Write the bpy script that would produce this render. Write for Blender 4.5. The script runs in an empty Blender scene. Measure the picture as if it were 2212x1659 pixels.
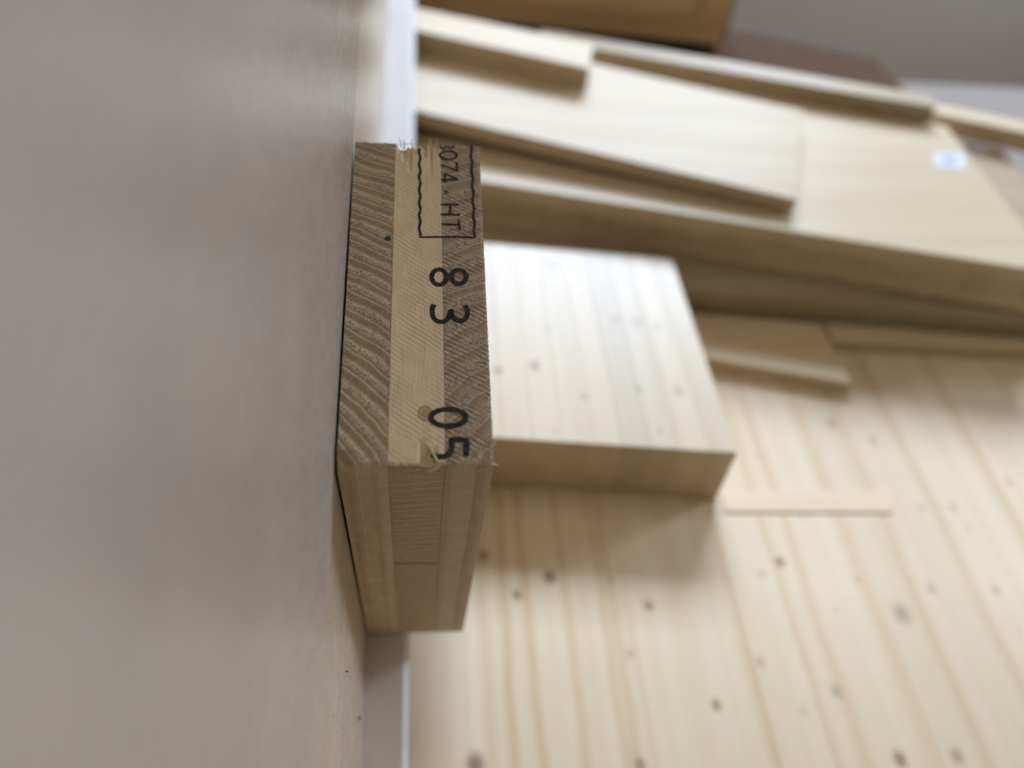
import bpy, bmesh, math, random
from mathutils import Matrix, Vector

random.seed(7)
scene = bpy.context.scene
col = scene.collection
MM = 0.001

# ------------------------------------------------------------------ camera
cam_data = bpy.data.cameras.new('camera')
cam = bpy.data.objects.new('camera', cam_data)
col.objects.link(cam)
cam.matrix_world = Matrix(((0.99373672, -0.00482655, -0.11164247, 9.7027 * MM),
                           (-0.07162899, 0.73931739, -0.66953647, -61.6220 * MM),
                           (0.08577077, 0.67333981, 0.73434112, 170.7888 * MM),
                           (0, 0, 0, 1)))
cam_data.sensor_width = 36.0
cam_data.lens = 29.4688
cam_data.clip_start = 0.001
cam_data.clip_end = 20
cam_data.dof.use_dof = True
cam_data.dof.focus_distance = 0.116
cam_data.dof.aperture_fstop = 10.0
scene.camera = cam

# ------------------------------------------------------------------ world, daylight through the window, exposure
SKY = 44.0
world = bpy.data.worlds.new('overcast_sky')
scene.world = world
world.use_nodes = True
bg = world.node_tree.nodes['Background']
bg.inputs['Color'].default_value = (0.66, 0.845, 1.13, 1)
bg.inputs['Strength'].default_value = SKY

WX0, WX1, WZ0, WZ1, WY = -0.10, 1.00, 0.78, 1.42, 1.60     # window opening in the back wall


def portal(name, loc, rot, sx, sy):
    ld = bpy.data.lights.new(name, 'AREA')
    ld.shape = 'RECTANGLE'
    ld.size, ld.size_y = sx, sy
    ld.cycles.is_portal = True
    lo = bpy.data.objects.new(name, ld)
    lo.location = loc
    lo.rotation_euler = rot
    col.objects.link(lo)
    return lo


portal('window_portal', ((WX0 + WX1) / 2, WY + 0.02, (WZ0 + WZ1) / 2), (math.radians(-90), 0, 0), WX1 - WX0, WZ1 - WZ0)

SY0, SY1, SZ0, SZ1, SX = 0.75, 1.25, 0.38, 0.90, 2.00     # unseen window added in the right wall to brighten ledge and panel
portal('added_fill_portal', (SX + 0.02, (SY0 + SY1) / 2, (SZ0 + SZ1) / 2), (math.radians(90), 0, math.radians(90)), SY1 - SY0, SZ1 - SZ0)

vs = scene.view_settings
vs.view_transform = 'Standard'
vs.look = 'None'
vs.gamma = 1
vs.exposure = 0.15
vs.use_curve_mapping = False
scene.cycles.use_denoising = True
scene.cycles.sample_clamp_indirect = 8
scene.cycles.use_adaptive_sampling = True
scene.cycles.adaptive_threshold = 0.05
scene.cycles.adaptive_min_samples = 16
scene.cycles.max_bounces = 5
scene.cycles.diffuse_bounces = 4
scene.cycles.glossy_bounces = 3
scene.cycles.caustics_reflective = False
scene.cycles.caustics_refractive = False


# ------------------------------------------------------------------ node helpers
class T:
    """a small node-expression builder: sockets or plain numbers in, sockets out"""

    def __init__(self, name):
        self.mat = bpy.data.materials.new(name)
        self.mat.use_nodes = True
        self.nt = self.mat.node_tree
        self.nt.nodes.clear()
        self.out = self.nt.nodes.new('ShaderNodeOutputMaterial')
        self.b = self.nt.nodes.new('ShaderNodeBsdfPrincipled')
        self.nt.links.new(self.b.outputs[0], self.out.inputs[0])
        tc = self.nt.nodes.new('ShaderNodeTexCoord')
        self.obj = tc.outputs['Object']
        self.nrm = tc.outputs['Normal']
        self.mm = self.vm('SCALE', self.obj, 1000.0)
        s = self.nt.nodes.new('ShaderNodeSeparateXYZ')
        self.nt.links.new(self.mm, s.inputs[0])
        self.x, self.y, self.z = s.outputs

    def put(self, sock, v):
        if isinstance(v, bpy.types.NodeSocket):
            self.nt.links.new(v, sock)
        elif isinstance(v, (tuple, list)) and sock.type == 'RGBA' and len(v) == 3:
            sock.default_value = (*v, 1)
        else:
            sock.default_value = v

    def m(self, op, a, b=None, c=None, clamp=False):
        n = self.nt.nodes.new('ShaderNodeMath')
        n.operation = op
        n.use_clamp = clamp
        for i, v in enumerate((a, b, c)):
            if v is not None:
                self.put(n.inputs[i], v)
        return n.outputs[0]

    def vm(self, op, a, b=None):
        n = self.nt.nodes.new('ShaderNodeVectorMath')
        n.operation = op
        self.put(n.inputs[0], a)
        if b is not None:
            if op == 'SCALE':
                self.put(n.inputs['Scale'], b)
            else:
                self.put(n.inputs[1], b)
        return n.outputs['Value'] if op in ('DISTANCE', 'LENGTH', 'DOT_PRODUCT') else n.outputs['Vector']

    def xyz(self, a, b, c):
        n = self.nt.nodes.new('ShaderNodeCombineXYZ')
        for i, v in enumerate((a, b, c)):
            self.put(n.inputs[i], v)
        return n.outputs[0]

    def noise(self, vec, scale=1.0, detail=2.0, rough=0.5, dist=0.0):
        n = self.nt.nodes.new('ShaderNodeTexNoise')
        self.put(n.inputs['Vector'], vec)
        n.inputs['Scale'].default_value = scale
        n.inputs['Detail'].default_value = detail
        n.inputs['Roughness'].default_value = rough
        n.inputs['Distortion'].default_value = dist
        return n.outputs['Fac']

    def step(self, v, lo, hi, a=0.0, b=1.0):
        n = self.nt.nodes.new('ShaderNodeMapRange')
        n.interpolation_type = 'SMOOTHSTEP'
        self.put(n.inputs['Value'], v)
        for k, q in (('From Min', lo), ('From Max', hi), ('To Min', a), ('To Max', b)):
            n.inputs[k].default_value = q
        return n.outputs['Result']

    def mix(self, f, a, b, blend='MIX'):
        n = self.nt.nodes.new('ShaderNodeMix')
        n.data_type = 'RGBA'
        n.blend_type = blend
        self.put(n.inputs[0], f)
        self.put(n.inputs[6], a)
        self.put(n.inputs[7], b)
        return n.outputs[2]

    def ramp(self, f, stops):
        n = self.nt.nodes.new('ShaderNodeValToRGB')
        e = n.color_ramp.elements
        while len(e) < len(stops):
            e.new(0.5)
        for i, (p, c) in enumerate(stops):
            e[i].position = p
            e[i].color = (*c, 1)
        self.put(n.inputs[0], f)
        return n.outputs[0]

    def bump(self, h, dist_mm, strength=1.0):
        n = self.nt.nodes.new('ShaderNodeBump')
        n.inputs['Strength'].default_value = strength
        n.inputs['Distance'].default_value = dist_mm * MM
        self.put(n.inputs['Height'], h)
        return n.outputs[0]

    def done(self, colour, rough, normal=None, spec=0.5):
        self.put(self.b.inputs['Base Color'], colour)
        self.put(self.b.inputs['Roughness'], rough)
        self.b.inputs['Specular IOR Level'].default_value = spec
        if normal is not None:
            self.put(self.b.inputs['Normal'], normal)
        return self.mat


def plain(name, colour, rough=0.6, spec=0.5, var=0.06, scale=0.05):
    t = T(name)
    n = t.noise(t.mm, scale, 3)
    c = t.mix(n, tuple(k * (1 - var) for k in colour), tuple(min(1, k * (1 + var)) for k in colour))
    return t.done(c, rough, None, spec)


def board_wood(name, light, dark, axis='x', seed=0.0, rough=0.38, knots=(), streaks=(), grain=1.0, spec=0.07):
    """planed softwood seen from a little way off: streaks along the grain, a few knots"""
    t = T(name)
    if axis == 'x':
        g = t.xyz(t.m('MULTIPLY', t.x, 0.02), t.m('ADD', t.y, seed), t.z)
    else:
        g = t.xyz(t.m('ADD', t.x, seed), t.m('MULTIPLY', t.y, 0.02), t.z)
    n1 = t.noise(g, 0.22, 3, 0.55, 0.3)
    n2 = t.noise(g, 1.3, 2, 0.5)
    f = t.m('ADD', t.m('MULTIPLY', t.step(n1, 0.35, 0.75), 0.65 * grain), t.m('MULTIPLY', t.step(n2, 0.45, 0.8), 0.3 * grain), clamp=True)
    c = t.mix(f, light, dark)
    for (sx, w, s) in streaks:
        wob = t.m('MULTIPLY', t.m('SUBTRACT', t.noise(t.xyz(sx * 7.0, t.m('MULTIPLY', t.y, 0.03), 0.0), 1.0, 2), 0.5), 3.0)
        d = t.m('ABSOLUTE', t.m('SUBTRACT', t.m('ADD', t.x, wob), sx))
        c = t.mix(t.step(d, 0.0, w * 2.0, s * 0.8, 0.0), c, tuple(k * q for k, q in zip(dark, (0.90, 0.80, 0.68))))
    for (kx, ky, r, s) in knots:
        v = t.xyz(t.m('SUBTRACT', t.x, kx), t.m('MULTIPLY', t.m('SUBTRACT', t.y, ky), 0.8), 0.0)
        d = t.vm('LENGTH', v)
        c = t.mix(t.step(d, r * 0.2, r * 1.5, s * 0.8, 0.0), c, (0.20, 0.11, 0.06))
    h = t.noise(g, 3.0, 2)
    return t.done(c, rough, t.bump(h, 0.03, 0.3), spec)


# ------------------------------------------------------------------ mesh helpers
def mesh_obj(name, verts, faces, mat, parent=None, smooth=False, bevel=0.0):
    me = bpy.data.meshes.new(name)
    me.from_pydata([tuple(c * MM for c in v) for v in verts], [], faces)
    bm = bmesh.new()
    bm.from_mesh(me)
    bmesh.ops.recalc_face_normals(bm, faces=bm.faces)
    if bevel:
        bmesh.ops.bevel(bm, geom=list(bm.edges), offset=bevel * MM, segments=2, affect='EDGES', profile=0.5)
    bm.to_mesh(me)
    bm.free()
    me.materials.append(mat)
    if smooth:
        for p in me.polygons:
            p.use_smooth = True
    o = bpy.data.objects.new(name, me)
    col.objects.link(o)
    o.parent = parent
    return o


def prism(name, quad, z0, z1, mat, parent=None, bevel=0.25):
    """a board from its plan outline (mm, counter-clockwise) and its lower and upper height"""
    n = len(quad)
    v = [(x, y, z0) for x, y in quad] + [(x, y, z1) for x, y in quad]
    f = [tuple(range(n))[::-1], tuple(range(n, 2 * n))] + [(i, (i + 1) % n, n + (i + 1) % n, n + i) for i in range(n)]
    return mesh_obj(name, v, f, mat, parent, bevel=bevel)


def box(name, x0, x1, y0, y1, z0, z1, mat, parent=None, bevel=0.25):
    return prism(name, [(x0, y0), (x1, y0), (x1, y1), (x0, y1)], z0, z1, mat, parent, bevel)


def spike(name, pts, r0, r1, mat, parent=None, sides=5):
    """a thin tapering fibre through the given points"""
    v, f = [], []
    for i, p in enumerate(pts):
        a, b = Vector(pts[max(0, i - 1)]), Vector(pts[min(len(pts) - 1, i + 1)])
        d = (b - a).normalized()
        u = d.orthogonal().normalized()
        w = d.cross(u)
        r = r0 + (r1 - r0) * i / (len(pts) - 1)
        for k in range(sides):
            q = Vector(p) + u * r * math.cos(2 * math.pi * k / sides) + w * r * math.sin(2 * math.pi * k / sides)
            v.append(tuple(q))
    for i in range(len(pts) - 1):
        for k in range(sides):
            f.append((i * sides + k, i * sides + (k + 1) % sides, (i + 1) * sides + (k + 1) % sides, (i + 1) * sides + k))
    f.append(tuple(range(sides))[::-1])
    f.append(tuple(range((len(pts) - 1) * sides, len(pts) * sides)))
    return mesh_obj(name, v, f, mat, parent)


def empty(name, loc=(0, 0, 0), rot=(0, 0, 0)):
    o = bpy.data.objects.new(name, None)
    o.empty_display_size = 0.01
    o.location = tuple(c * MM for c in loc)
    o.rotation_euler = rot
    col.objects.link(o)
    return o


def tag(o, label, cat, group=None):
    o['label'] = label
    o['category'] = cat
    if group:
        o['group'] = group
    return o


def struct(o):
    o['kind'] = 'structure'
    return o


# ------------------------------------------------------------------ the room (its walls lie outside the picture, except below the window)
BACKPAINT = plain('grey_wall_paint', (0.53, 0.46, 0.385), 0.85, 0.3, 0.03, 0.004)
PAINT = plain('wall_paint', (0.42, 0.31, 0.20), 0.85, 0.3, 0.03, 0.004)
CEIL = plain('ceiling_paint', (0.72, 0.58, 0.43), 0.9, 0.3, 0.02, 0.004)
FLOORM = plain('floor_screed', (0.26, 0.21, 0.16), 0.7, 0.4, 0.08, 0.01)
DARKWALL = plain('dark_wall_paint', (0.10, 0.075, 0.05), 0.85, 0.3, 0.03, 0.004)
DESKM = plain('grey_desk_laminate', (0.27, 0.225, 0.19), 0.7, 0.05, 0.03, 0.02)
WHITE = plain('white_lacquer', (0.74, 0.72, 0.70), 0.4, 0.5, 0.02, 0.02)
RX0, RX1, RY0, RY1, RZ0, RZ1 = -1500, 2000, -1500, 1600, -750, 2000
struct(box('floor', RX0, RX1, RY0, RY1 + 100, RZ0 - 60, RZ0, FLOORM, bevel=0))
struct(box('ceiling', RX0, RX1, RY0, RY1 + 100, RZ1, RZ1 + 60, CEIL, bevel=0))
struct(box('wall_left', RX0 - 60, RX0, RY0, RY1 + 100, RZ0, RZ1, PAINT, bevel=0))
struct(box('wall_front', RX0, RX1, RY0 - 60, RY0, RZ0, RZ1, DARKWALL, bevel=0))


def wall_with_hole(name, x0, x1, z0, z1, hx0, hx1, hz0, hz1, y0, y1, mat):
    v, f = [], []
    for y in (y0, y1):
        v += [(x0, y, z0), (x1, y, z0), (x1, y, z1), (x0, y, z1), (hx0, y, hz0), (hx1, y, hz0), (hx1, y, hz1), (hx0, y, hz1)]
    for k in range(4):
        j = (k + 1) % 4
        f += [(k, j, 4 + j, 4 + k), (8 + k, 12 + k, 12 + j, 8 + j), (k, 8 + k, 8 + j, j), (4 + k, 4 + j, 12 + j, 12 + k)]
    return struct(mesh_obj(name, v, f, mat))


wall_with_hole('wall_back', RX0, RX1, RZ0, RZ1, WX0 * 1000, WX1 * 1000, WZ0 * 1000, WZ1 * 1000, RY1, RY1 + 100, BACKPAINT)
wf = wall_with_hole('window_1', WX0 * 1000, WX1 * 1000, WZ0 * 1000, WZ1 * 1000,
                    WX0 * 1000 + 30, WX1 * 1000 - 30, WZ0 * 1000 + 30, WZ1 * 1000 - 30, RY1 + 30, RY1 + 70, WHITE)

def turn(o, y0):
    # an upright slab built along x is turned to run along y
    for v in o.data.vertices:
        x, y, z = v.co
        v.co = (SX + (y - y0 * MM), x, z)
    bm = bmesh.new()
    bm.from_mesh(o.data)
    bmesh.ops.recalc_face_normals(bm, faces=bm.faces)
    bm.to_mesh(o.data)
    bm.free()


turn(wall_with_hole('wall_right', RY0, RY1, RZ0, RZ1, SY0 * 1000, SY1 * 1000, SZ0 * 1000, SZ1 * 1000, 0, 100, PAINT), 0)
turn(wall_with_hole('added_fill_window', SY0 * 1000, SY1 * 1000, SZ0 * 1000, SZ1 * 1000, SY0 * 1000 + 25, SY1 * 1000 - 25, SZ0 * 1000 + 25, SZ1 * 1000 - 25, 30, 70, WHITE), 0)  # frame of the added fill window

# the white desk under everything
desk = empty('desk', (60, 0, -750))
tag(desk, 'pale grey desk top showing at the upper right behind the boards', 'desk')
box('desk_top', -760, 700, -420, 318, 706, 731, DESKM, desk, 1.5)
for lx in (-730, 630):
    for ly in (-390, 250):
        box('leg', lx, lx + 40, ly, ly + 40, 0, 706, DESKM, desk, 1)

# ------------------------------------------------------------------ the laminated pine panel lying on the desk
KNOTS = [(96.2, 36.8, 1.3, 0.9), (90.9, 33.7, 1, 0.4), (106.1, 49.9, 1, 0.25), (113.8, 31.6, 0.9, 0.4), (127.8, 31.4, 0.8, 0.25), (131.4, 28.8, 1.2, 0.5), (147.5, 28.1, 1.1, 0.5), (121.4, 22.7, 2.2, 0.6), (84.4, 12.2, 1.1, 0.5), (99.4, 5.2, 1.5, 0.5), (72.3, 3.3, 1.2, 0.8), (90.8, 1.3, 1, 0.3), (108.1, -9.3, 1.5, 0.9), (120.6, -9.2, 1.5, 0.6), (138.7, 51.7, 0.9, 0.4), (147.3, 51.6, 1, 0.5), (148.9, 45.2, 0.8, 0.3), (105.9, 24.0, 0.8, 0.2), (25.2, 40.0, 1.4, 0.8), (40.1, 34.2, 1.6, 1), (32.1, 29.7, 1.2, 0.9), (62.0, 26.3, 1.2, 0.8), (55.8, 15.0, 1, 0.4), (21.2, -6.5, 2, 1), (53.9, -8.0, 1.3, 0.7), (54.5, 32.6, 1, 0.3), (141.0, 101.6, 1.2, 0.5), (124.1, 80.0, 1.3, 0.7), (134.0, 73.7, 1.2, 0.6), (99.8, 69.0, 1, 0.25), (166.7, 59.4, 1.1, 0.45)]
STREAKS = [(24.5, 1.2, 0.55), (29.2, 1.0, 0.9), (34.3, 1.0, 0.9), (43.3, 1.0, 0.7), (51.2, 0.8, 0.6), (53.9, 1.1, 0.7), (82.2, 1.1, 0.8), (94.7, 0.7, 0.6), (100.7, 1.3, 0.6), (115.4, 1.6, 0.5), (126.4, 1.4, 0.5), (141.8, 1.6, 0.45), (163.2, 1.8, 0.6)]
PL, PD = (0.73, 0.58, 0.40), (0.64, 0.48, 0.30)
panel = empty('pine_panel')
tag(panel, 'large pale pine glued panel with knots spread under all the boards', 'panel')
edges = [-120, -78, -40, 12, 57, 82.8, 117, 143.5, 164, 200, 238]
random.seed(11)
for i in range(len(edges) - 1):
    a, b = edges[i], edges[i + 1]
    k = random.uniform(0.93, 1.05)
    m = board_wood('pine_lamella', tuple(c * k for c in PL), tuple(c * k for c in PD), 'y', i * 37.0, 0.5,
                   [q for q in KNOTS if a <= q[0] < b], [q for q in STREAKS if a <= q[0] < b], 0.8)
    box('lamella', a, b, -110, 209, -19, 0, m, panel, 0.12)

# ------------------------------------------------------------------ loose boards
def slab(name, quad, zlow, thick, mat, parent=None, bevel=0.2):
    """a board lying on a slope: zlow(x, y) is the height of its underside"""
    n = len(quad)
    v = [(x, y, zlow(x, y)) for x, y in quad] + [(x, y, zlow(x, y) + thick) for x, y in quad]
    f = [tuple(range(n))[::-1], tuple(range(n, 2 * n))] + [(i, (i + 1) % n, n + (i + 1) % n, n + i) for i in range(n)]
    return mesh_obj(name, v, f, mat, parent, bevel=bevel)



BL, BD = (0.70, 0.545, 0.355), (0.60, 0.425, 0.25)


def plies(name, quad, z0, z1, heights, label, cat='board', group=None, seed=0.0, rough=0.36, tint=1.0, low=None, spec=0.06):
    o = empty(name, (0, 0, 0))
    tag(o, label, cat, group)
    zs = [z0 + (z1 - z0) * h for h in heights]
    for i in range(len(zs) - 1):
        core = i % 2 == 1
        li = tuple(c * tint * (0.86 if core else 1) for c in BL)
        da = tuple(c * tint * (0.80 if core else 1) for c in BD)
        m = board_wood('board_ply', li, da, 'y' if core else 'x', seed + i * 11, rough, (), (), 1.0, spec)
        if low:
            slab('core_ply' if core else 'face_ply', quad, lambda x, y: low(x, y) + zs[i], zs[i + 1] - zs[i], m, o, 0.15)
        else:
            prism('core_ply' if core else 'face_ply', quad, zs[i], zs[i + 1], m, o, 0.18)
    return o


# square offcut, glued up from strips
SQK = [(29.6, 81.4, 1.3, 0.8), (39.0, 83.1, 1.5, 0.9), (50.3, 72.7, 1, 0.6), (64.5, 75.3, 1.3, 0.4), (62.6, 100.5, 1.5, 0.4), (68.2, 99.3, 2, 0.4), (73.7, 98.0, 1.5, 0.4), (74.5, 74.6, 1.7, 0.4), (47.3, 122.9, 2.5, 0.35), (42.0, 61.3, 1, 0.3), (67.3, 61.9, 0.9, 0.4), (43.9, 96.6, 1.5, 0.25)]
sq = empty('square_offcut')
tag(sq, 'thick square glued pine offcut with a bright top beside the stamped block', 'board')
nl, fl = (13.0, 61.1), (14.0, 133.5)
nr, fr = (84.8, 55.1), (83.6, 126.6)
cuts = [0, .13, .23, .33, .43, .53, .62, .72, .81, .905, 1.0]
random.seed(5)
for i in range(len(cuts) - 1):
    a, b = cuts[i], cuts[i + 1]
    L = lambda p, q, s: (p[0] + (q[0] - p[0]) * s, p[1] + (q[1] - p[1]) * s)
    quad = [L(nl, nr, a), L(nl, nr, b), L(fl, fr, b), L(fl, fr, a)]
    k = random.uniform(0.90, 1.06)
    m = board_wood('offcut_lamella', tuple(c * k * .85 for c in BL), tuple(c * k * .85 for c in BD), 'y', i * 23.0, 0.36,
                   [q for q in SQK if quad[0][0] - .7 <= q[0] < quad[1][0] + .7], (), 0.8, 0.21)
    prism('lamella', quad, 0, 19, m, sq, 0.12)

# thin pieces lying straight on the panel, under the pile
m = board_wood('thin_board_wood', tuple(c * .95 for c in BL), BD, 'x', 5, 0.4)
o = prism('thin_board', [(86.2, 102.3), (132.7, 91.4), (131.4, 116.2), (86.2, 120.5)], 0, 4, m)
tag(o, 'thin pine board with a pointed corner sticking out beside the square offcut', 'board')
m = board_wood('thin_slat_wood', tuple(c * .9 for c in BL), BD, 'x', 15, 0.45)
o = prism('thin_board', [(132.8, 108.6), (234, 102.8), (234, 107.2), (132.8, 116.6)], 0, 4, m)
tag(o, 'thin narrow slat at the right, lying against the foot of the pile', 'board')
m = board_wood('veneer_wood', (0.74, 0.57, 0.39), (0.66, 0.47, 0.31), 'x', 40, 0.5)
o = prism('veneer_strip', [(86.5, 57.2), (132.8, 56.8), (130.4, 50.2), (86.0, 51.0)][::-1], 0.0, 0.35, m, None, 0.05)
tag(o, 'narrow pinkish veneer strip lying on the pine panel right of the square offcut', 'strip')

# long boards of the pile
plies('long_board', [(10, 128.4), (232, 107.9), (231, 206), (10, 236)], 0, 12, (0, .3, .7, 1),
      'shaded long board, lowest thick board of the pile', 'board', 'long boards in the pile', 3, 0.5, 0.62)  # low tint paints in the shade under the board above
plies('long_board', [(-14, 159.2), (194.3, 112.6), (194.7, 193), (-14, 250)], 12, 28, (0, .3, .7, 1),
      'wide long board with a white sticker near its right end', 'board', 'long boards in the pile', 31, 0.36, 0.86, None, 0.05)
m = board_wood('top_board_wood', tuple(c * .84 for c in BL), tuple(c * .84 for c in BD), 'x', 71, 0.36, (), (), 1.0, 0.05)
LIFT = lambda x, y: 28.02 + 0.029 * (120 - (x * .94 - (y - 138) * .34)) if x < 300 else 28.0
o = slab('top_board', [(-12, 180.2), (120.5, 138.0), (139.5, 190), (7, 232)], LIFT, 4.8, m)
tag(o, 'thin bright board lying skewed on top of the wide long board', 'board', 'long boards in the pile')
plies('short_batten', [(-12, 217.6), (64.4, 194.0), (68.2, 211.0), (-10, 232.5)], 0, 7.2, (0, .4, .56, 1),
      'short thick batten with a dark middle layer, topmost of the pile', 'batten', None, 9, 0.36, 0.88, lambda x, y: LIFT(x, y) + 4.83, 0.05)

# battens behind the pile
m = board_wood('batten_wood', tuple(c * .70 for c in BL), tuple(c * .65 for c in BD), 'x', 90, 0.35)
o = prism('long_batten', [(52, 231.4), (188.6, 194.3), (190.7, 202), (54, 239)], 28, 34, m)
tag(o, 'long narrow batten along the back of the wide board', 'batten')
m = board_wood('rear_batten_wood', tuple(c * .95 for c in BL), BD, 'x', 120, 0.4)
o = prism('rear_batten', [(204, 216), (300, 182.5), (303, 190.5), (207, 224)], 12, 20, m)
tag(o, 'pale batten at the upper right, continuing past the long batten', 'batten')
BROWN = plain('brown_hardboard', (0.115, 0.068, 0.045), 0.9, 0.0, 0.12, 0.05)
o = prism('hardboard_panel', [(40, 248), (202, 217.5), (198, 261.4), (40, 316)], -19, 19, BROWN)
tag(o, 'dark brown hardboard panel behind the pile, its right end cut at a slant', 'panel')

# paper stickers
PAPER = plain('sticker_paper', (0.62, 0.60, 0.62), 0.6, 0.1)
INKB = plain('sticker_print', (0.30, 0.30, 0.46), 0.6)
for q, z, lab in (([(178.1, 166.4), (188.8, 164.9), (193.5, 175.5), (181.8, 174.9)], 28.0, 'small white paper sticker on the wide long board'),
                  ([(212, 203.2), (221.6, 201.6), (224.8, 208.3), (214.7, 209.3)], 12.0, 'faint paper sticker at the far right corner of the shaded board')):
    s = empty('paper_sticker', (0, 0, z))
    tag(s, lab, 'sticker')
    prism('sticker_sheet', q, 0.0, 0.12, PAPER, s, 0)
    cx = sum(p[0] for p in q) / 4
    cy = sum(p[1] for p in q) / 4
    prism('printed_mark', [(cx + (px - cx) * .35, cy + (py - cy) * .45) for px, py in q], 0.12, 0.15, INKB, s, 0)

# wooden crate standing behind
CR = board_wood('crate_wood', (0.62, 0.42, 0.23), (0.52, 0.33, 0.16), 'x', 200, 0.5)
CRP = board_wood('crate_panel_wood', (0.66, 0.52, 0.33), (0.58, 0.42, 0.25), 'x', 230, 0.5)
BLK = plain('crate_gap_shade', (0.012, 0.011, 0.011), 0.7)  # near-black colour stands in for the shaded gap under the crate
FILM = plain('grey_film', (0.26, 0.24, 0.27), 0.35)
cr = empty('wooden_crate', (129.4, 256.0, 19), (0, 0, math.radians(-7)))
tag(cr, 'framed wooden crate on feet blackened as its shaded gap, standing behind the batten at the top', 'crate')
CW, CD, CH = 190, 45, 36
box('carcass', -CW + 3, -3, 2.5, CD - 1, 6, CH - 1, CRP, cr, 0.3)
box('bottom_rail', -CW, 0, 0, CD, 4, 14, CR, cr, 0.4)
box('top_rail', -CW, 0, 0, CD, CH - 7, CH, CR, cr, 0.4)
box('right_stile', -12, 0, 0, CD, 14, CH - 7, CR, cr, 0.4)
box('left_stile', -CW, -CW + 12, 0, CD, 14, CH - 7, CR, cr, 0.4)
box('grey_band', -124, -106, 1.2, 2.6, 14.2, CH - 7.2, FILM, cr, 0.1)
box('corner_film', 0.05, 0.9, 0.4, CD - .5, 6, CH - 2, plain('violet_film', (0.10, 0.09, 0.13), 0.3), cr, 0.1)
for fx in (-60, -CW + 4):
    box('foot', fx, fx + 58, 3, CD - 3, 0, 4, BLK, cr, 0.2)


# ------------------------------------------------------------------ the tilted upright panel (frame of the block: x across, y along, z up its face)
TILT = math.radians(11.5)


def coat_material(name, base, warm, rough0, rough1, pores, specks=0.6, spec=0.5):
    t = T(name)
    long = t.xyz(t.x, t.m('MULTIPLY', t.y, 0.03), t.z)
    n1 = t.noise(long, 1.6, 4, 0.6)
    n2 = t.noise(long, 7.0, 2, 0.6)
    n3 = t.noise(t.mm, 0.06, 3, 0.5)
    c = t.mix(t.step(n3, 0.3, 0.7), base, warm)
    c = t.mix(t.m('MULTIPLY', t.step(n1, 0.45, 0.75), 0.35), c, tuple(k * 0.72 for k in base))
    p = t.noise(t.xyz(t.x, t.m('MULTIPLY', t.y, 0.35), t.z), 3.2, 2, 0.5)
    pit = t.step(p, 0.61, 0.67)
    c = t.mix(t.m('MULTIPLY', pit, pores), c, (0.10, 0.07, 0.045))
    h = t.m('SUBTRACT', t.m('ADD', t.m('MULTIPLY', n1, 0.5), t.m('MULTIPLY', n2, 0.5)), t.m('MULTIPLY', pit, pores))
    r = t.step(n2, 0.3, 0.7, rough0, rough1)
    # fine scratches; pale specks paint the surface's sparkle into the colour
    sp = t.step(t.noise(t.xyz(t.x, t.m('MULTIPLY', t.y, 0.5), t.z), 5.0, 2, 0.5), 0.68, 0.74)
    c = t.mix(t.m('MULTIPLY', sp, specks), c, (0.86, 0.84, 0.80))
    sc = t.noise(t.xyz(t.x, t.m('MULTIPLY', t.y, 0.03), t.z), 9.0, 2, 0.6)
    h = t.m('ADD', h, t.m('MULTIPLY', sc, 0.8))
    return t.done(c, r, t.bump(h, 0.06, 0.7), spec)


COAT = coat_material('grey_coat', (0.40, 0.335, 0.28), (0.455, 0.375, 0.305), 0.20, 0.33, 0.0)
RAWSTRIP = coat_material('raw_strip', (0.52, 0.41, 0.29), (0.58, 0.46, 0.34), 0.16, 0.28, 0.9)
LEDGE = coat_material('grey_ledge', (0.70, 0.645, 0.595), (0.74, 0.68, 0.62), 0.5, 0.58, 0.0, 0.2, 0.05)
up = empty('upright_panel', (0, 0, 88.5), (TILT, 0, 0))
tag(up, 'grey coated upright panel filling the left side, next to the stamped block', 'panel')
PX = -0.30
box('coated_face', PX - 19, PX, -60, 430, 0.0, 215, COAT, up, 0.15)
box('raw_strip', PX - 19, PX - 0.04, -46, 430, -78.4, -0.02, RAWSTRIP, up, 0)
ledge_quad = [(PX - 19, -78.42), (7.1, -78.42), (8.3, -79.6), (8.3, -80.9), (PX - 19, -80.9)]
mesh_obj('ledge', [(x, -46, z) for x, z in ledge_quad] + [(x, 430, z) for x, z in ledge_quad],
         [(0, 1, 2, 3, 4), (9, 8, 7, 6, 5)] + [(i, (i + 1) % 5, 5 + (i + 1) % 5, 5 + i) for i in range(5)], LEDGE, up)
GRIT = plain('dark_grit', (0.03, 0.022, 0.016), 0.8)
for gy, gz, gs in ((-17.9, -65.7, 0.40), (-16.9, -32.8, 0.13)):
    spike('grit_speck', [(PX - 0.1, gy, gz), (PX + 0.12, gy, gz), (PX + 0.3, gy - .1, gz)], gs, gs * .4, GRIT, up, 7)
SHADEBOARDM = board_wood('shade_board_wood', BL, BD, 'x', 300, 0.45)
box('added_shade_board', PX, 360, 232, 251, 39, 180, SHADEBOARDM, up, 0.4)  # unseen board added to keep the window light off the block top


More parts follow.
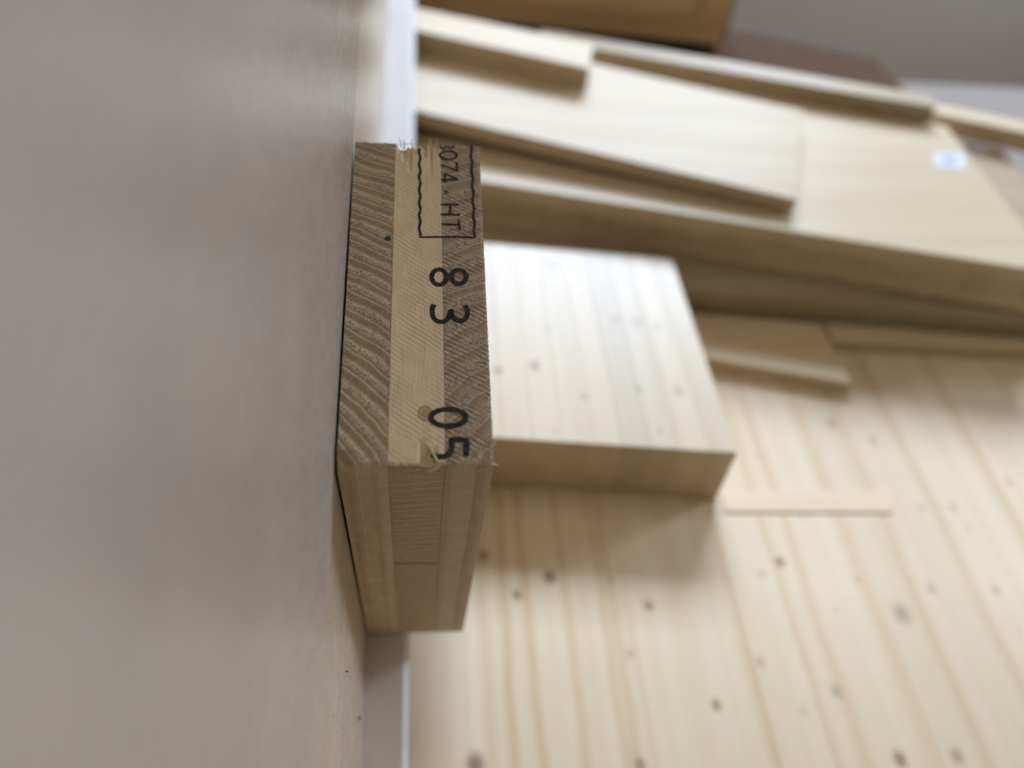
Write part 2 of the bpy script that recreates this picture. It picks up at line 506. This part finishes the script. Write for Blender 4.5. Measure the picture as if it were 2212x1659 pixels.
# ------------------------------------------------------------------ the stamped three-ply block
def ply_wood(name, axis, centre, ring, light, dark, warp, saw, endlook, extra=None, facelate=0.14):
    """solid softwood: growth rings round an axis along the grain, crushed end grain, saw marks on top"""
    t = T(name)
    if axis == 'z':
        u, v, w = t.x, t.y, t.z
        stretch = t.xyz(t.x, t.y, t.m('MULTIPLY', t.z, 0.05))
    else:
        u, v, w = t.x, t.z, t.y
        stretch = t.xyz(t.x, t.m('MULTIPLY', t.y, 0.05), t.z)
    sn = t.nt.nodes.new('ShaderNodeSeparateXYZ')
    t.nt.links.new(t.nrm, sn.inputs[0])
    end = t.step(t.m('ABSOLUTE', sn.outputs[2] if axis == 'z' else sn.outputs[1]), 0.5, 0.8)
    top = t.step(sn.outputs[2], 0.5, 0.8)
    du = t.m('SUBTRACT', u, centre[0])
    dv = t.m('SUBTRACT', v, centre[1])
    r = t.m('SQRT', t.m('ADD', t.m('MULTIPLY', du, du), t.m('MULTIPLY', dv, dv)))
    r = t.m('ADD', r, t.m('MULTIPLY', t.m('SUBTRACT', t.noise(stretch, 0.16, 2, 0.5), 0.5), warp))
    ph = t.m('FRACT', t.m('DIVIDE', r, ring))
    late = t.m('MULTIPLY', t.step(ph, 0.45, 0.80), t.step(ph, 0.93, 1.0, 1.0, 0.0))
    early = t.m('SUBTRACT', 1.0, late)
    pn = t.noise(t.mm, 3.4, 3, 0.6)
    crush = t.m('MULTIPLY', t.m('MULTIPLY', t.step(ph, 0.02, 0.2), t.step(ph, 0.35, 0.6, 1.0, 0.0)), end)
    pit = t.m('MULTIPLY', t.step(pn, 0.56, 0.68), crush)
    fibre = t.noise(stretch, 4.5, 3, 0.6)
    mott = t.noise(t.mm, 0.35, 3, 0.55)
    c = t.mix(t.m('MULTIPLY', late, t.step(end, 0.0, 1.0, facelate, 1.0)), light, dark)
    c = t.mix(t.m('MULTIPLY', end, endlook), c, tuple(k * q for k, q in zip(dark, (0.64, 0.59, 0.54))))
    c = t.mix(t.m('MULTIPLY', t.step(pn, 0.42, 0.58, 1.0, 0.0), t.m('MULTIPLY', crush, 0.55)), c, tuple(k * 1.05 for k in light))
    c = t.mix(t.m('MULTIPLY', pit, 0.8), c, (0.13, 0.07, 0.035))
    c = t.mix(t.step(fibre, 0.3, 0.75, 0.16, 0.0), c, tuple(k * 0.55 for k in dark))
    c = t.mix(t.step(mott, 0.35, 0.7, 0.22, 0.0), c, tuple(k * 0.72 for k in dark))
    (sa, sb, sp, sd) = saw
    sv = t.m('ADD', t.m('MULTIPLY', t.x, sa), t.m('MULTIPLY', t.y, sb))
    sv = t.m('ADD', sv, t.m('MULTIPLY', t.noise(t.mm, 0.3, 2), 0.5))
    saww = t.m('MULTIPLY', t.m('ADD', t.m('MULTIPLY', t.m('SINE', t.m('MULTIPLY', sv, 2 * math.pi / sp)), 0.5), 0.5), top)
    sawm = t.m('MULTIPLY', saww, t.step(t.noise(t.mm, 0.25, 2), 0.38, 0.62))
    c = t.mix(t.m('MULTIPLY', sawm, sd), c, tuple(k * 0.55 for k in dark))
    if extra:
        c = extra(t, c)
    h = t.m('ADD', t.m('MULTIPLY', late, 0.35), t.m('MULTIPLY', sawm, -1.6 * sd))
    h = t.m('ADD', h, t.m('MULTIPLY', t.m('MULTIPLY', pn, crush), 1.1))
    h = t.m('SUBTRACT', h, t.m('MULTIPLY', pit, 0.9))
    h = t.m('ADD', h, t.m('MULTIPLY', fibre, 0.18))
    return t.done(c, 0.62, t.bump(h, 0.36, 1.0), 0.35)


def left_extra(t, c):
    d = t.vm('DISTANCE', t.mm, (5.35, 35.6, 0.0))
    return t.mix(t.step(t.m('ADD', d, t.m('MULTIPLY', t.noise(t.mm, 2.5), 0.6)), 0.55, 0.95, 0.95, 0.0), c, (0.035, 0.02, 0.012))


def mid_extra(t, c):
    v = t.xyz(t.m('SUBTRACT', t.x, 10.62), t.m('MULTIPLY', t.m('SUBTRACT', t.y, 7.15), 0.85), t.z)
    d = t.vm('LENGTH', v)
    c = t.mix(t.step(d, 0.5, 1.0, 0.65, 0.0), c, (0.36, 0.17, 0.07))
    c = t.mix(t.m('MULTIPLY', t.step(d, 0.72, 0.86), t.step(d, 0.88, 1.0, 0.8, 0.0)), c, (0.20, 0.08, 0.03))
    # the resin line low on the end-grain face
    front = t.step(t.y, 0.2, 0.6, 1.0, 0.0)
    zz = t.m('ADD', t.z, t.m('MULTIPLY', t.noise(t.mm, 0.4, 2), 1.6))
    line = t.m('MULTIPLY', t.step(t.m('ABSOLUTE', t.m('ADD', zz, 35.2)), 0.1, 0.9, 0.75, 0.0), front)
    return t.mix(line, c, (0.34, 0.15, 0.045))


EARLY, LATE = (0.72, 0.555, 0.36), (0.42, 0.28, 0.155)
PLY_L = ply_wood('left_ply_wood', 'z', (-22.0, -15.0), 2.6, EARLY, LATE, 1.6, (0.62, -0.78, 0.55, 0.16), 0.22, left_extra)
PLY_M = ply_wood('middle_ply_wood', 'y', (3.0, 58.0), 1.75, (0.84, 0.645, 0.42), (0.62, 0.445, 0.27), 2.2, (0.60, 0.80, 0.62, 0.06), 0.5, mid_extra)
PLY_R = ply_wood('right_ply_wood', 'z', (39.0, -17.0), 3.1, (0.62, 0.475, 0.325), (0.40, 0.28, 0.175), 2.4, (0.50, 0.86, 0.66, 0.22), 0.25, None, 0.5)

block = empty('stamped_block', (0, 0, 88.5), (TILT, 0, 0))
tag(block, 'sawn three-ply wood block stamped 3074-HT and 83 05, leaning on the grey panel', 'block')
LEN, HGT = 54.8, 78.4


def hash2(i, j, s=0):
    return (math.sin(i * 127.1 + j * 311.7 + s * 74.7) * 43758.5453) % 1.0


def vnoise(x, y, s=0):
    i, j = math.floor(x), math.floor(y)
    a, b = x - i, y - j
    a, b = a * a * (3 - 2 * a), b * b * (3 - 2 * b)
    return (hash2(i, j, s) * (1 - a) + hash2(i + 1, j, s) * a) * (1 - b) + (hash2(i, j + 1, s) * (1 - a) + hash2(i + 1, j + 1, s) * a) * b


def ply(name, x0, x1, mat, depth, near, far, nx, ny):
    """a ply whose top is a fine grid lowered by depth(x, y); near(x) / far(x) fray its two sawn edges"""
    v, f = [], []
    for i in range(nx + 1):
        x = x0 + (x1 - x0) * i / nx
        ya, yb = near(x), LEN - far(x)
        for j in range(ny + 1):
            s = j / ny
            # crowd the rows towards both ends
            s = 0.5 - 0.5 * math.cos(math.pi * s) if True else s
            y = ya + (yb - ya) * s
            v.append((x, y, -depth(x, y)))
    idx = lambda i, j: i * (ny + 1) + j
    for i in range(nx):
        for j in range(ny):
            f.append((idx(i, j), idx(i + 1, j), idx(i + 1, j + 1), idx(i, j + 1)))
    ring = [idx(i, 0) for i in range(nx + 1)] + [idx(nx, j) for j in range(1, ny + 1)] + \
           [idx(i, ny) for i in range(nx - 1, -1, -1)] + [idx(0, j) for j in range(ny - 1, 0, -1)]
    base = len(v)
    # a second ring a little lower, cut square, then the bottom ring
    for drop in (2.2, HGT):
        for q in ring:
            x, y, z = v[q]
            yy = min(max(y, 0.0), LEN)
            if y < 2.5:
                yy = 0.0
            if y > LEN - 2.5 - 5:
                yy = LEN if y > LEN - 2.6 else y
            v.append((x, yy, -drop))
    n = len(ring)
    for k in range(n):
        a, b = k, (k + 1) % n
        f.append((ring[a], base + a, base + b, ring[b]))
        f.append((base + a, base + n + a, base + n + b, base + b))
    f.append(tuple(base + n + k for k in range(n)))
    return mesh_obj(name, v, f, mat, block)


def fray(amp, s, freq=2.2):
    return lambda x: amp * vnoise(x * freq, 0.3, s) + 0.4 * amp * vnoise(x * freq * 4, 1.7, s)


def edge_soft(x, y, s, amp):
    e = min(y, LEN - y)
    return amp * max(0.0, 1 - e / 0.5) * vnoise(x * 3, y * 3, s)


def depth_left(x, y):
    d = edge_soft(x, y, 3, 0.18) + 0.05 * vnoise(x * 2.2, y * 2.2, 9)
    # chipped near corner next to the panel
    k = max(0.0, 1 - y / 2.2) * max(0.0, 1 - x / 2.4)
    return d + 1.3 * k


def depth_mid(x, y):
    d = edge_soft(x, y, 5, 0.3) + 0.02 * vnoise(x * 2, y * 2, 4)
    # torn-out fibres at the far edge
    for cx, w, ln, dp in ((6.9, .55, 2.2, 1.3), (7.6, .5, 4.0, 1.2), (8.35, .34, 6.2, 0.75), (9.2, .6, 2.2, 1.0), (10.6, .45, 3.2, 0.95), (11.55, .30, 7.0, 0.8), (12.3, .5, 2.0, 0.7)):
        t = (y - (LEN - ln)) / ln
        if t > 0:
            d += dp * t ** 0.7 * max(0.0, 1 - ((x - cx) / w) ** 2)
    # gouge at the near edge beside the 5
    for cx, w, ln, dp in ((10.35, .55, 3.4, 1.1), (11.1, .5, 2.7, 1.3), (11.9, .35, 2.6, 0.7)):
        t = 1 - y / ln
        if t > 0:
            d += dp * (0.35 + 0.65 * t) * max(0.0, 1 - ((x - cx) / w) ** 2) * min(1, t * 4)
    return d


def depth_right(x, y):
    return edge_soft(x, y, 8, 0.15) + 0.06 * vnoise(x * 2.2, y * 2.2, 12) + 0.10 * max(0, 1 - (19 - x) / 0.35)


ply('outer_ply', 0.0, 6.08, PLY_L, depth_left, fray(0.25, 1), fray(0.22, 2), 40, 130)
ply('middle_ply', 6.12, 13.06, PLY_M, depth_mid, fray(0.35, 3), fray(0.55, 4), 90, 170)
ply('outer_ply', 13.10, 19.0, PLY_R, depth_right, fray(0.12, 5), fray(0.15, 6), 40, 130)

# ------------------------------------------------------------------ the printed stamp
t = T('stamp_ink')
v = t.xyz(t.x, t.m('MULTIPLY', t.y, 0.12), 0.0)
wear = t.step(t.noise(v, 7.0, 2, 0.6), 0.60, 0.68)
c = t.mix(t.m('MULTIPLY', wear, 0.6), (0.012, 0.008, 0.007), (0.30, 0.21, 0.13))
INK_M = t.done(c, 0.55, None, 0.3)


def ribbon(name, pts, w, closed=False):
    v, f = [], []
    n = len(pts)
    # densify
    q = []
    for i in range(n - 1):
        a, b = pts[i], pts[i + 1]
        for k in range(3):
            q.append((a[0] + (b[0] - a[0]) * k / 3, a[1] + (b[1] - a[1]) * k / 3))
    q.append(pts[-1])
    n = len(q)
    for i in range(n):
        if closed:
            a, b = q[(i - 1) % (n - 1)], q[(i + 1) % (n - 1)]
        else:
            a, b = q[max(0, i - 1)], q[min(n - 1, i + 1)]
        d = Vector((b[0] - a[0], b[1] - a[1]))
        d = d.normalized() if d.length else Vector((1, 0))
        nx, ny = -d.y, d.x
        h = w / 2 * (0.88 + 0.24 * vnoise(i * 0.6, w * 9, 21))
        v += [(q[i][0] + nx * h, q[i][1] + ny * h, 0.035), (q[i][0] - nx * h, q[i][1] - ny * h, 0.035)]
    for i in range(n - 1):
        f.append((2 * i, 2 * i + 1, 2 * i + 3, 2 * i + 2))
    return mesh_obj(name, v, f, INK_M, block)


def smooth(pts):
    """Catmull-Rom through the traced points"""
    if len(pts) < 4:
        return pts
    out = []
    for i in range(len(pts) - 1):
        p0, p1, p2, p3 = pts[max(0, i - 1)], pts[i], pts[i + 1], pts[min(len(pts) - 1, i + 2)]
        for k in range(4):
            s = k / 4
            out.append(tuple(0.5 * ((2 * p1[c]) + (-p0[c] + p2[c]) * s + (2 * p0[c] - 5 * p1[c] + 4 * p2[c] - p3[c]) * s * s + (-p0[c] + 3 * p1[c] - 3 * p2[c] + p3[c]) * s ** 3) for c in (0, 1)))
    out.append(pts[-1])
    return out


INK = [
('frame_line',0.26,[(9.83, 53.7), (9.73, 53.2), (9.74, 52.71), (9.85, 52.22), (9.94, 51.74), (9.91, 51.25), (9.79, 50.76), (9.72, 50.27), (9.79, 49.8), (9.91, 49.32), (9.95, 48.85), (9.86, 48.37), (9.75, 47.89), (9.75, 47.42), (9.86, 46.95), (9.95, 46.49), (9.92, 46.02), (9.81, 45.55), (9.74, 45.08), (9.8, 44.62), (9.92, 44.17), (9.96, 43.71), (9.88, 43.25), (9.77, 42.79), (9.76, 42.34), (9.86, 41.89), (9.96, 41.45), (9.94, 41.0), (9.83, 40.55), (9.76, 40.1), (9.81, 39.66), (9.92, 39.22), (9.97, 38.79), (9.9, 38.35), (9.79, 37.9), (9.78, 37.47), (9.87, 37.04), (9.97, 36.61), (9.96, 36.18)]),
('frame_line',0.26,[(17.79, 54.8), (17.85, 54.31), (17.84, 53.81), (17.76, 53.3), (17.68, 52.81), (17.66, 52.31), (17.73, 51.82), (17.82, 51.34), (17.86, 50.85), (17.8, 50.36), (17.71, 49.87), (17.66, 49.39), (17.69, 48.91), (17.77, 48.44), (17.84, 47.96), (17.84, 47.49), (17.76, 47.01), (17.68, 46.53), (17.66, 46.06), (17.72, 45.6), (17.81, 45.14), (17.85, 44.67), (17.8, 44.21), (17.71, 43.75), (17.65, 43.28), (17.68, 42.83), (17.76, 42.38), (17.83, 41.92), (17.83, 41.47), (17.76, 41.02), (17.68, 40.57), (17.65, 40.12), (17.71, 39.67), (17.79, 39.23), (17.84, 38.79), (17.8, 38.35), (17.71, 37.91), (17.65, 37.47), (17.67, 37.03), (17.75, 36.6), (17.82, 36.17)]),
('frame_line',0.20,[(9.81, 35.95), (11.98, 36.06), (14.62, 36.17), (17.81, 36.14)]),
('d3',0.20,[(12.87, 54.51), (13.15, 53.97), (13.57, 53.89), (13.87, 54.44)]),
('d3',0.20,[(14.08, 54.45), (14.43, 54.03), (14.86, 54.15), (15.11, 54.63)]),
('d0',0.22,[(15.5, 52.5), (15.45, 52.26), (15.31, 52.04), (15.1, 51.84), (14.83, 51.69), (14.52, 51.58), (14.18, 51.53), (13.85, 51.55), (13.53, 51.62), (13.27, 51.75), (13.06, 51.93), (12.94, 52.14), (12.89, 52.37), (12.94, 52.61), (13.07, 52.83), (13.28, 53.03), (13.55, 53.19), (13.87, 53.3), (14.21, 53.35), (14.54, 53.33), (14.86, 53.26), (15.13, 53.12), (15.33, 52.95), (15.46, 52.73), (15.5, 52.5)]),
('d7',0.22,[(15.44, 51.03), (15.51, 50.16), (15.51, 49.16), (14.57, 49.73), (13.74, 50.11), (12.97, 50.33)]),
('d4',0.22,[(13.01, 47.28), (14.4, 47.34), (15.65, 47.35), (14.68, 47.97), (13.61, 48.57), (13.6, 47.58), (13.56, 46.73)]),
('dash',0.12,[(13.51, 45.11), (13.67, 44.41)]),
('dash',0.12,[(13.81, 45.16), (13.97, 44.48)]),
('H',0.22,[(12.9, 42.28), (14.32, 42.39), (15.54, 42.33)]),
('H',0.22,[(12.88, 40.36), (14.29, 40.41), (15.75, 40.39)]),
('H',0.22,[(14.32, 42.33), (14.32, 40.41)]),
('T',0.22,[(12.93, 38.48), (14.26, 38.49), (15.6, 38.47)]),
('T',0.22,[(15.48, 39.45), (15.57, 38.47), (15.66, 37.46)]),
('8',0.42,[(13.6, 28.83), (13.56, 28.48), (13.45, 28.15), (13.29, 27.87), (13.07, 27.65), (12.83, 27.51), (12.56, 27.46), (12.3, 27.5), (12.06, 27.62), (11.85, 27.83), (11.69, 28.11), (11.59, 28.43), (11.55, 28.78), (11.59, 29.13), (11.69, 29.46), (11.86, 29.75), (12.07, 29.97), (12.32, 30.12), (12.59, 30.17), (12.85, 30.13), (13.1, 30.0), (13.31, 29.79), (13.47, 29.51), (13.57, 29.18), (13.6, 28.83)]),
('8',0.42,[(16.34, 28.94), (16.29, 28.62), (16.18, 28.33), (16.01, 28.07), (15.8, 27.87), (15.55, 27.74), (15.28, 27.69), (15.02, 27.73), (14.77, 27.85), (14.56, 28.03), (14.41, 28.28), (14.31, 28.58), (14.28, 28.89), (14.32, 29.21), (14.43, 29.51), (14.59, 29.78), (14.81, 29.98), (15.06, 30.11), (15.33, 30.16), (15.6, 30.12), (15.84, 30.0), (16.05, 29.81), (16.21, 29.56), (16.31, 29.26), (16.34, 28.94)]),
('3',0.42,[(16.05, 24.02), (16.34, 23.28), (16.32, 22.36), (15.86, 21.59), (15.11, 21.45), (14.5, 21.87), (14.2, 22.63), (14.18, 23.32)]),
('3',0.42,[(11.88, 24.09), (11.63, 23.5), (11.63, 22.43), (11.96, 21.6), (12.63, 21.23), (13.38, 21.4), (13.82, 22.01), (14.15, 23.24)]),
('0',0.44,[(15.74, 6.56), (15.69, 6.32), (15.56, 6.1), (15.35, 5.89), (15.07, 5.7), (14.74, 5.56), (14.36, 5.44), (13.94, 5.38), (13.52, 5.35), (13.09, 5.38), (12.68, 5.45), (12.31, 5.56), (11.98, 5.71), (11.71, 5.89), (11.51, 6.1), (11.39, 6.32), (11.34, 6.56), (11.39, 6.79), (11.51, 7.02), (11.72, 7.23), (11.99, 7.42), (12.33, 7.57), (12.71, 7.68), (13.12, 7.75), (13.55, 7.78), (13.98, 7.76), (14.4, 7.69), (14.78, 7.57), (15.11, 7.42), (15.38, 7.24), (15.58, 7.03), (15.7, 6.8), (15.74, 6.56)]),
('5',0.44,[(15.62, 1.16), (15.69, 2.23), (15.75, 3.41), (14.74, 3.44), (13.86, 3.47), (13.91, 2.74), (13.87, 2.11), (13.52, 1.48), (13.01, 1.13), (12.22, 1.11), (11.35, 1.39)]),
]

KINDS = {'frame_line': 'stamp_frame_line', 'dash': 'stamp_dash', 'H': 'stamp_letter_stroke', 'T': 'stamp_letter_stroke'}
for kind, w, pts in INK:
    closed = len(pts) > 4 and pts[0] == pts[-1]
    curvy = kind in ('d3', '3')
    ribbon(KINDS.get(kind, 'stamp_digit_stroke'), smooth(pts) if curvy else pts, w * (1.65 if w > 0.4 else 1.5), closed)

# ------------------------------------------------------------------ splinters and frayed fibres
FIB = plain('pale_fibre', (0.82, 0.70, 0.50), 0.6, 0.3)
spl = [([(12.1, 0.5, 0.1), (11.5, 1.4, 1.0), (11.0, 2.1, 1.5)], .20, .10), ([(11.0, 2.1, 1.5), (10.7, 2.3, 1.55), (10.35, 2.25, 1.3)], .11, .03),
       ([(12.3, -0.1, -.2), (11.6, -0.5, -.6), (11.0, -0.7, -1.3)], .10, .03), ([(11.9, -0.2, -.3), (11.3, -0.3, -.9), (10.9, -0.4, -1.0)], .08, .03),
       ([(9.9, 3.2, -.1), (10.6, 3.7, .25), (11.2, 4.3, .15)], .10, .03), ([(9.2, 2.4, 0), (9.8, 2.7, .3), (10.3, 3.3, .2)], .08, .02),
       ([(7.0, 54.4, -.6), (6.9, 54.9, .0), (6.6, 55.6, .35)], .12, .03), ([(7.4, 54.0, -.5), (7.5, 54.8, -.1), (7.3, 55.3, .3)], .14, .03),
       ([(8.6, 54.5, -.3), (8.5, 55.0, .0), (8.7, 55.5, .2)], .07, .02), ([(10.9, 54.3, -.4), (11.2, 54.9, .1), (11.6, 55.6, .45)], .08, .02),
       ([(11.5, 54.4, -.4), (11.6, 55.0, .1), (11.4, 55.8, .4)], .07, .02), ([(12.2, 54.3, -.4), (12.3, 54.9, .1), (12.6, 55.4, .4)], .08, .02),
       ([(2.8, 0.3, -78.05), (2.75, -2.0, -78.05), (2.6, -4.2, -78.2)], .2, .1), ([(2.6, 0.2, -78.2), (3.2, -0.6, -78.1), (3.6, -.9, -78.15)], .07, .03),
       ([(19.0, 34.0, -.1), (19.4, 33.6, .1), (19.7, 33.9, .3)], .05, .02), ([(18.8, 0.2, -.3), (19.3, 0.0, .0), (19.6, -.2, .1)], .16, .06), ([(18.9, 2.6, -.2), (19.3, 2.9, .1), (19.4, 3.4, .2)], .1, .03)]
for p, a, b in spl:
    spike('splinter', p, a, b, FIB, block)

random.seed(3)
v, f = [], []


def hair(p, d, w):
    k = len(v)
    d = Vector(d)
    s = d.cross(Vector((0.3, 0.9, 0.2))).normalized() * w
    m = Vector(p) + d * 0.55 + Vector((random.uniform(-.05, .05), random.uniform(-.05, .05), random.uniform(-.04, .04)))
    e = Vector(p) + d
    s2 = s.cross(d).normalized() * w
    v.extend([tuple(Vector(p) + s), tuple(Vector(p) - s * .5 + s2), tuple(Vector(p) - s * .5 - s2),
              tuple(m + s * .7), tuple(m - s * .35 + s2 * .7), tuple(m - s * .35 - s2 * .7), tuple(e)])
    f.extend([(k, k + 1, k + 4, k + 3), (k + 1, k + 2, k + 5, k + 4), (k + 2, k, k + 3, k + 5), (k + 3, k + 4, k + 6), (k + 4, k + 5, k + 6), (k + 5, k + 3, k + 6), (k + 2, k + 1, k)])


for i in range(520):      # right upper edge
    y = random.uniform(0, LEN)
    hair((18.97, y, -0.12 - random.random() * .1), (random.uniform(.08, .30), random.uniform(-.18, .10), random.uniform(.0, .22)), 0.018)
for i in range(260):      # far upper edge
    x = random.uniform(0, 19)
    hair((x, LEN - .25, -0.15), (random.uniform(-.10, .10), random.uniform(.1, .42), random.uniform(.02, .2)), 0.02)
for i in range(300):      # right front corner
    z = -random.random() * (HGT - .4) - .1
    hair((18.98, 0.03, z), (random.uniform(.04, .16), random.uniform(-.10, .05), random.uniform(-.1, .1)), 0.018)
for i in range(160):      # near edge of the middle ply
    x = random.uniform(6.1, 13.1)
    hair((x, 0.15, -.15), (random.uniform(-.12, .12), random.uniform(-.30, -.05), random.uniform(-.05, .15)), 0.025)
for i in range(120):      # lower front edge
    x = random.uniform(0, 19)
    hair((x, 0.02, -HGT + .12), (random.uniform(-.08, .08), random.uniform(-.40, -.05), random.uniform(-.03, .03)), 0.02)
fz = mesh_obj('edge_fibres', v, f, FIB, block)
fz['kind'] = 'stuff'
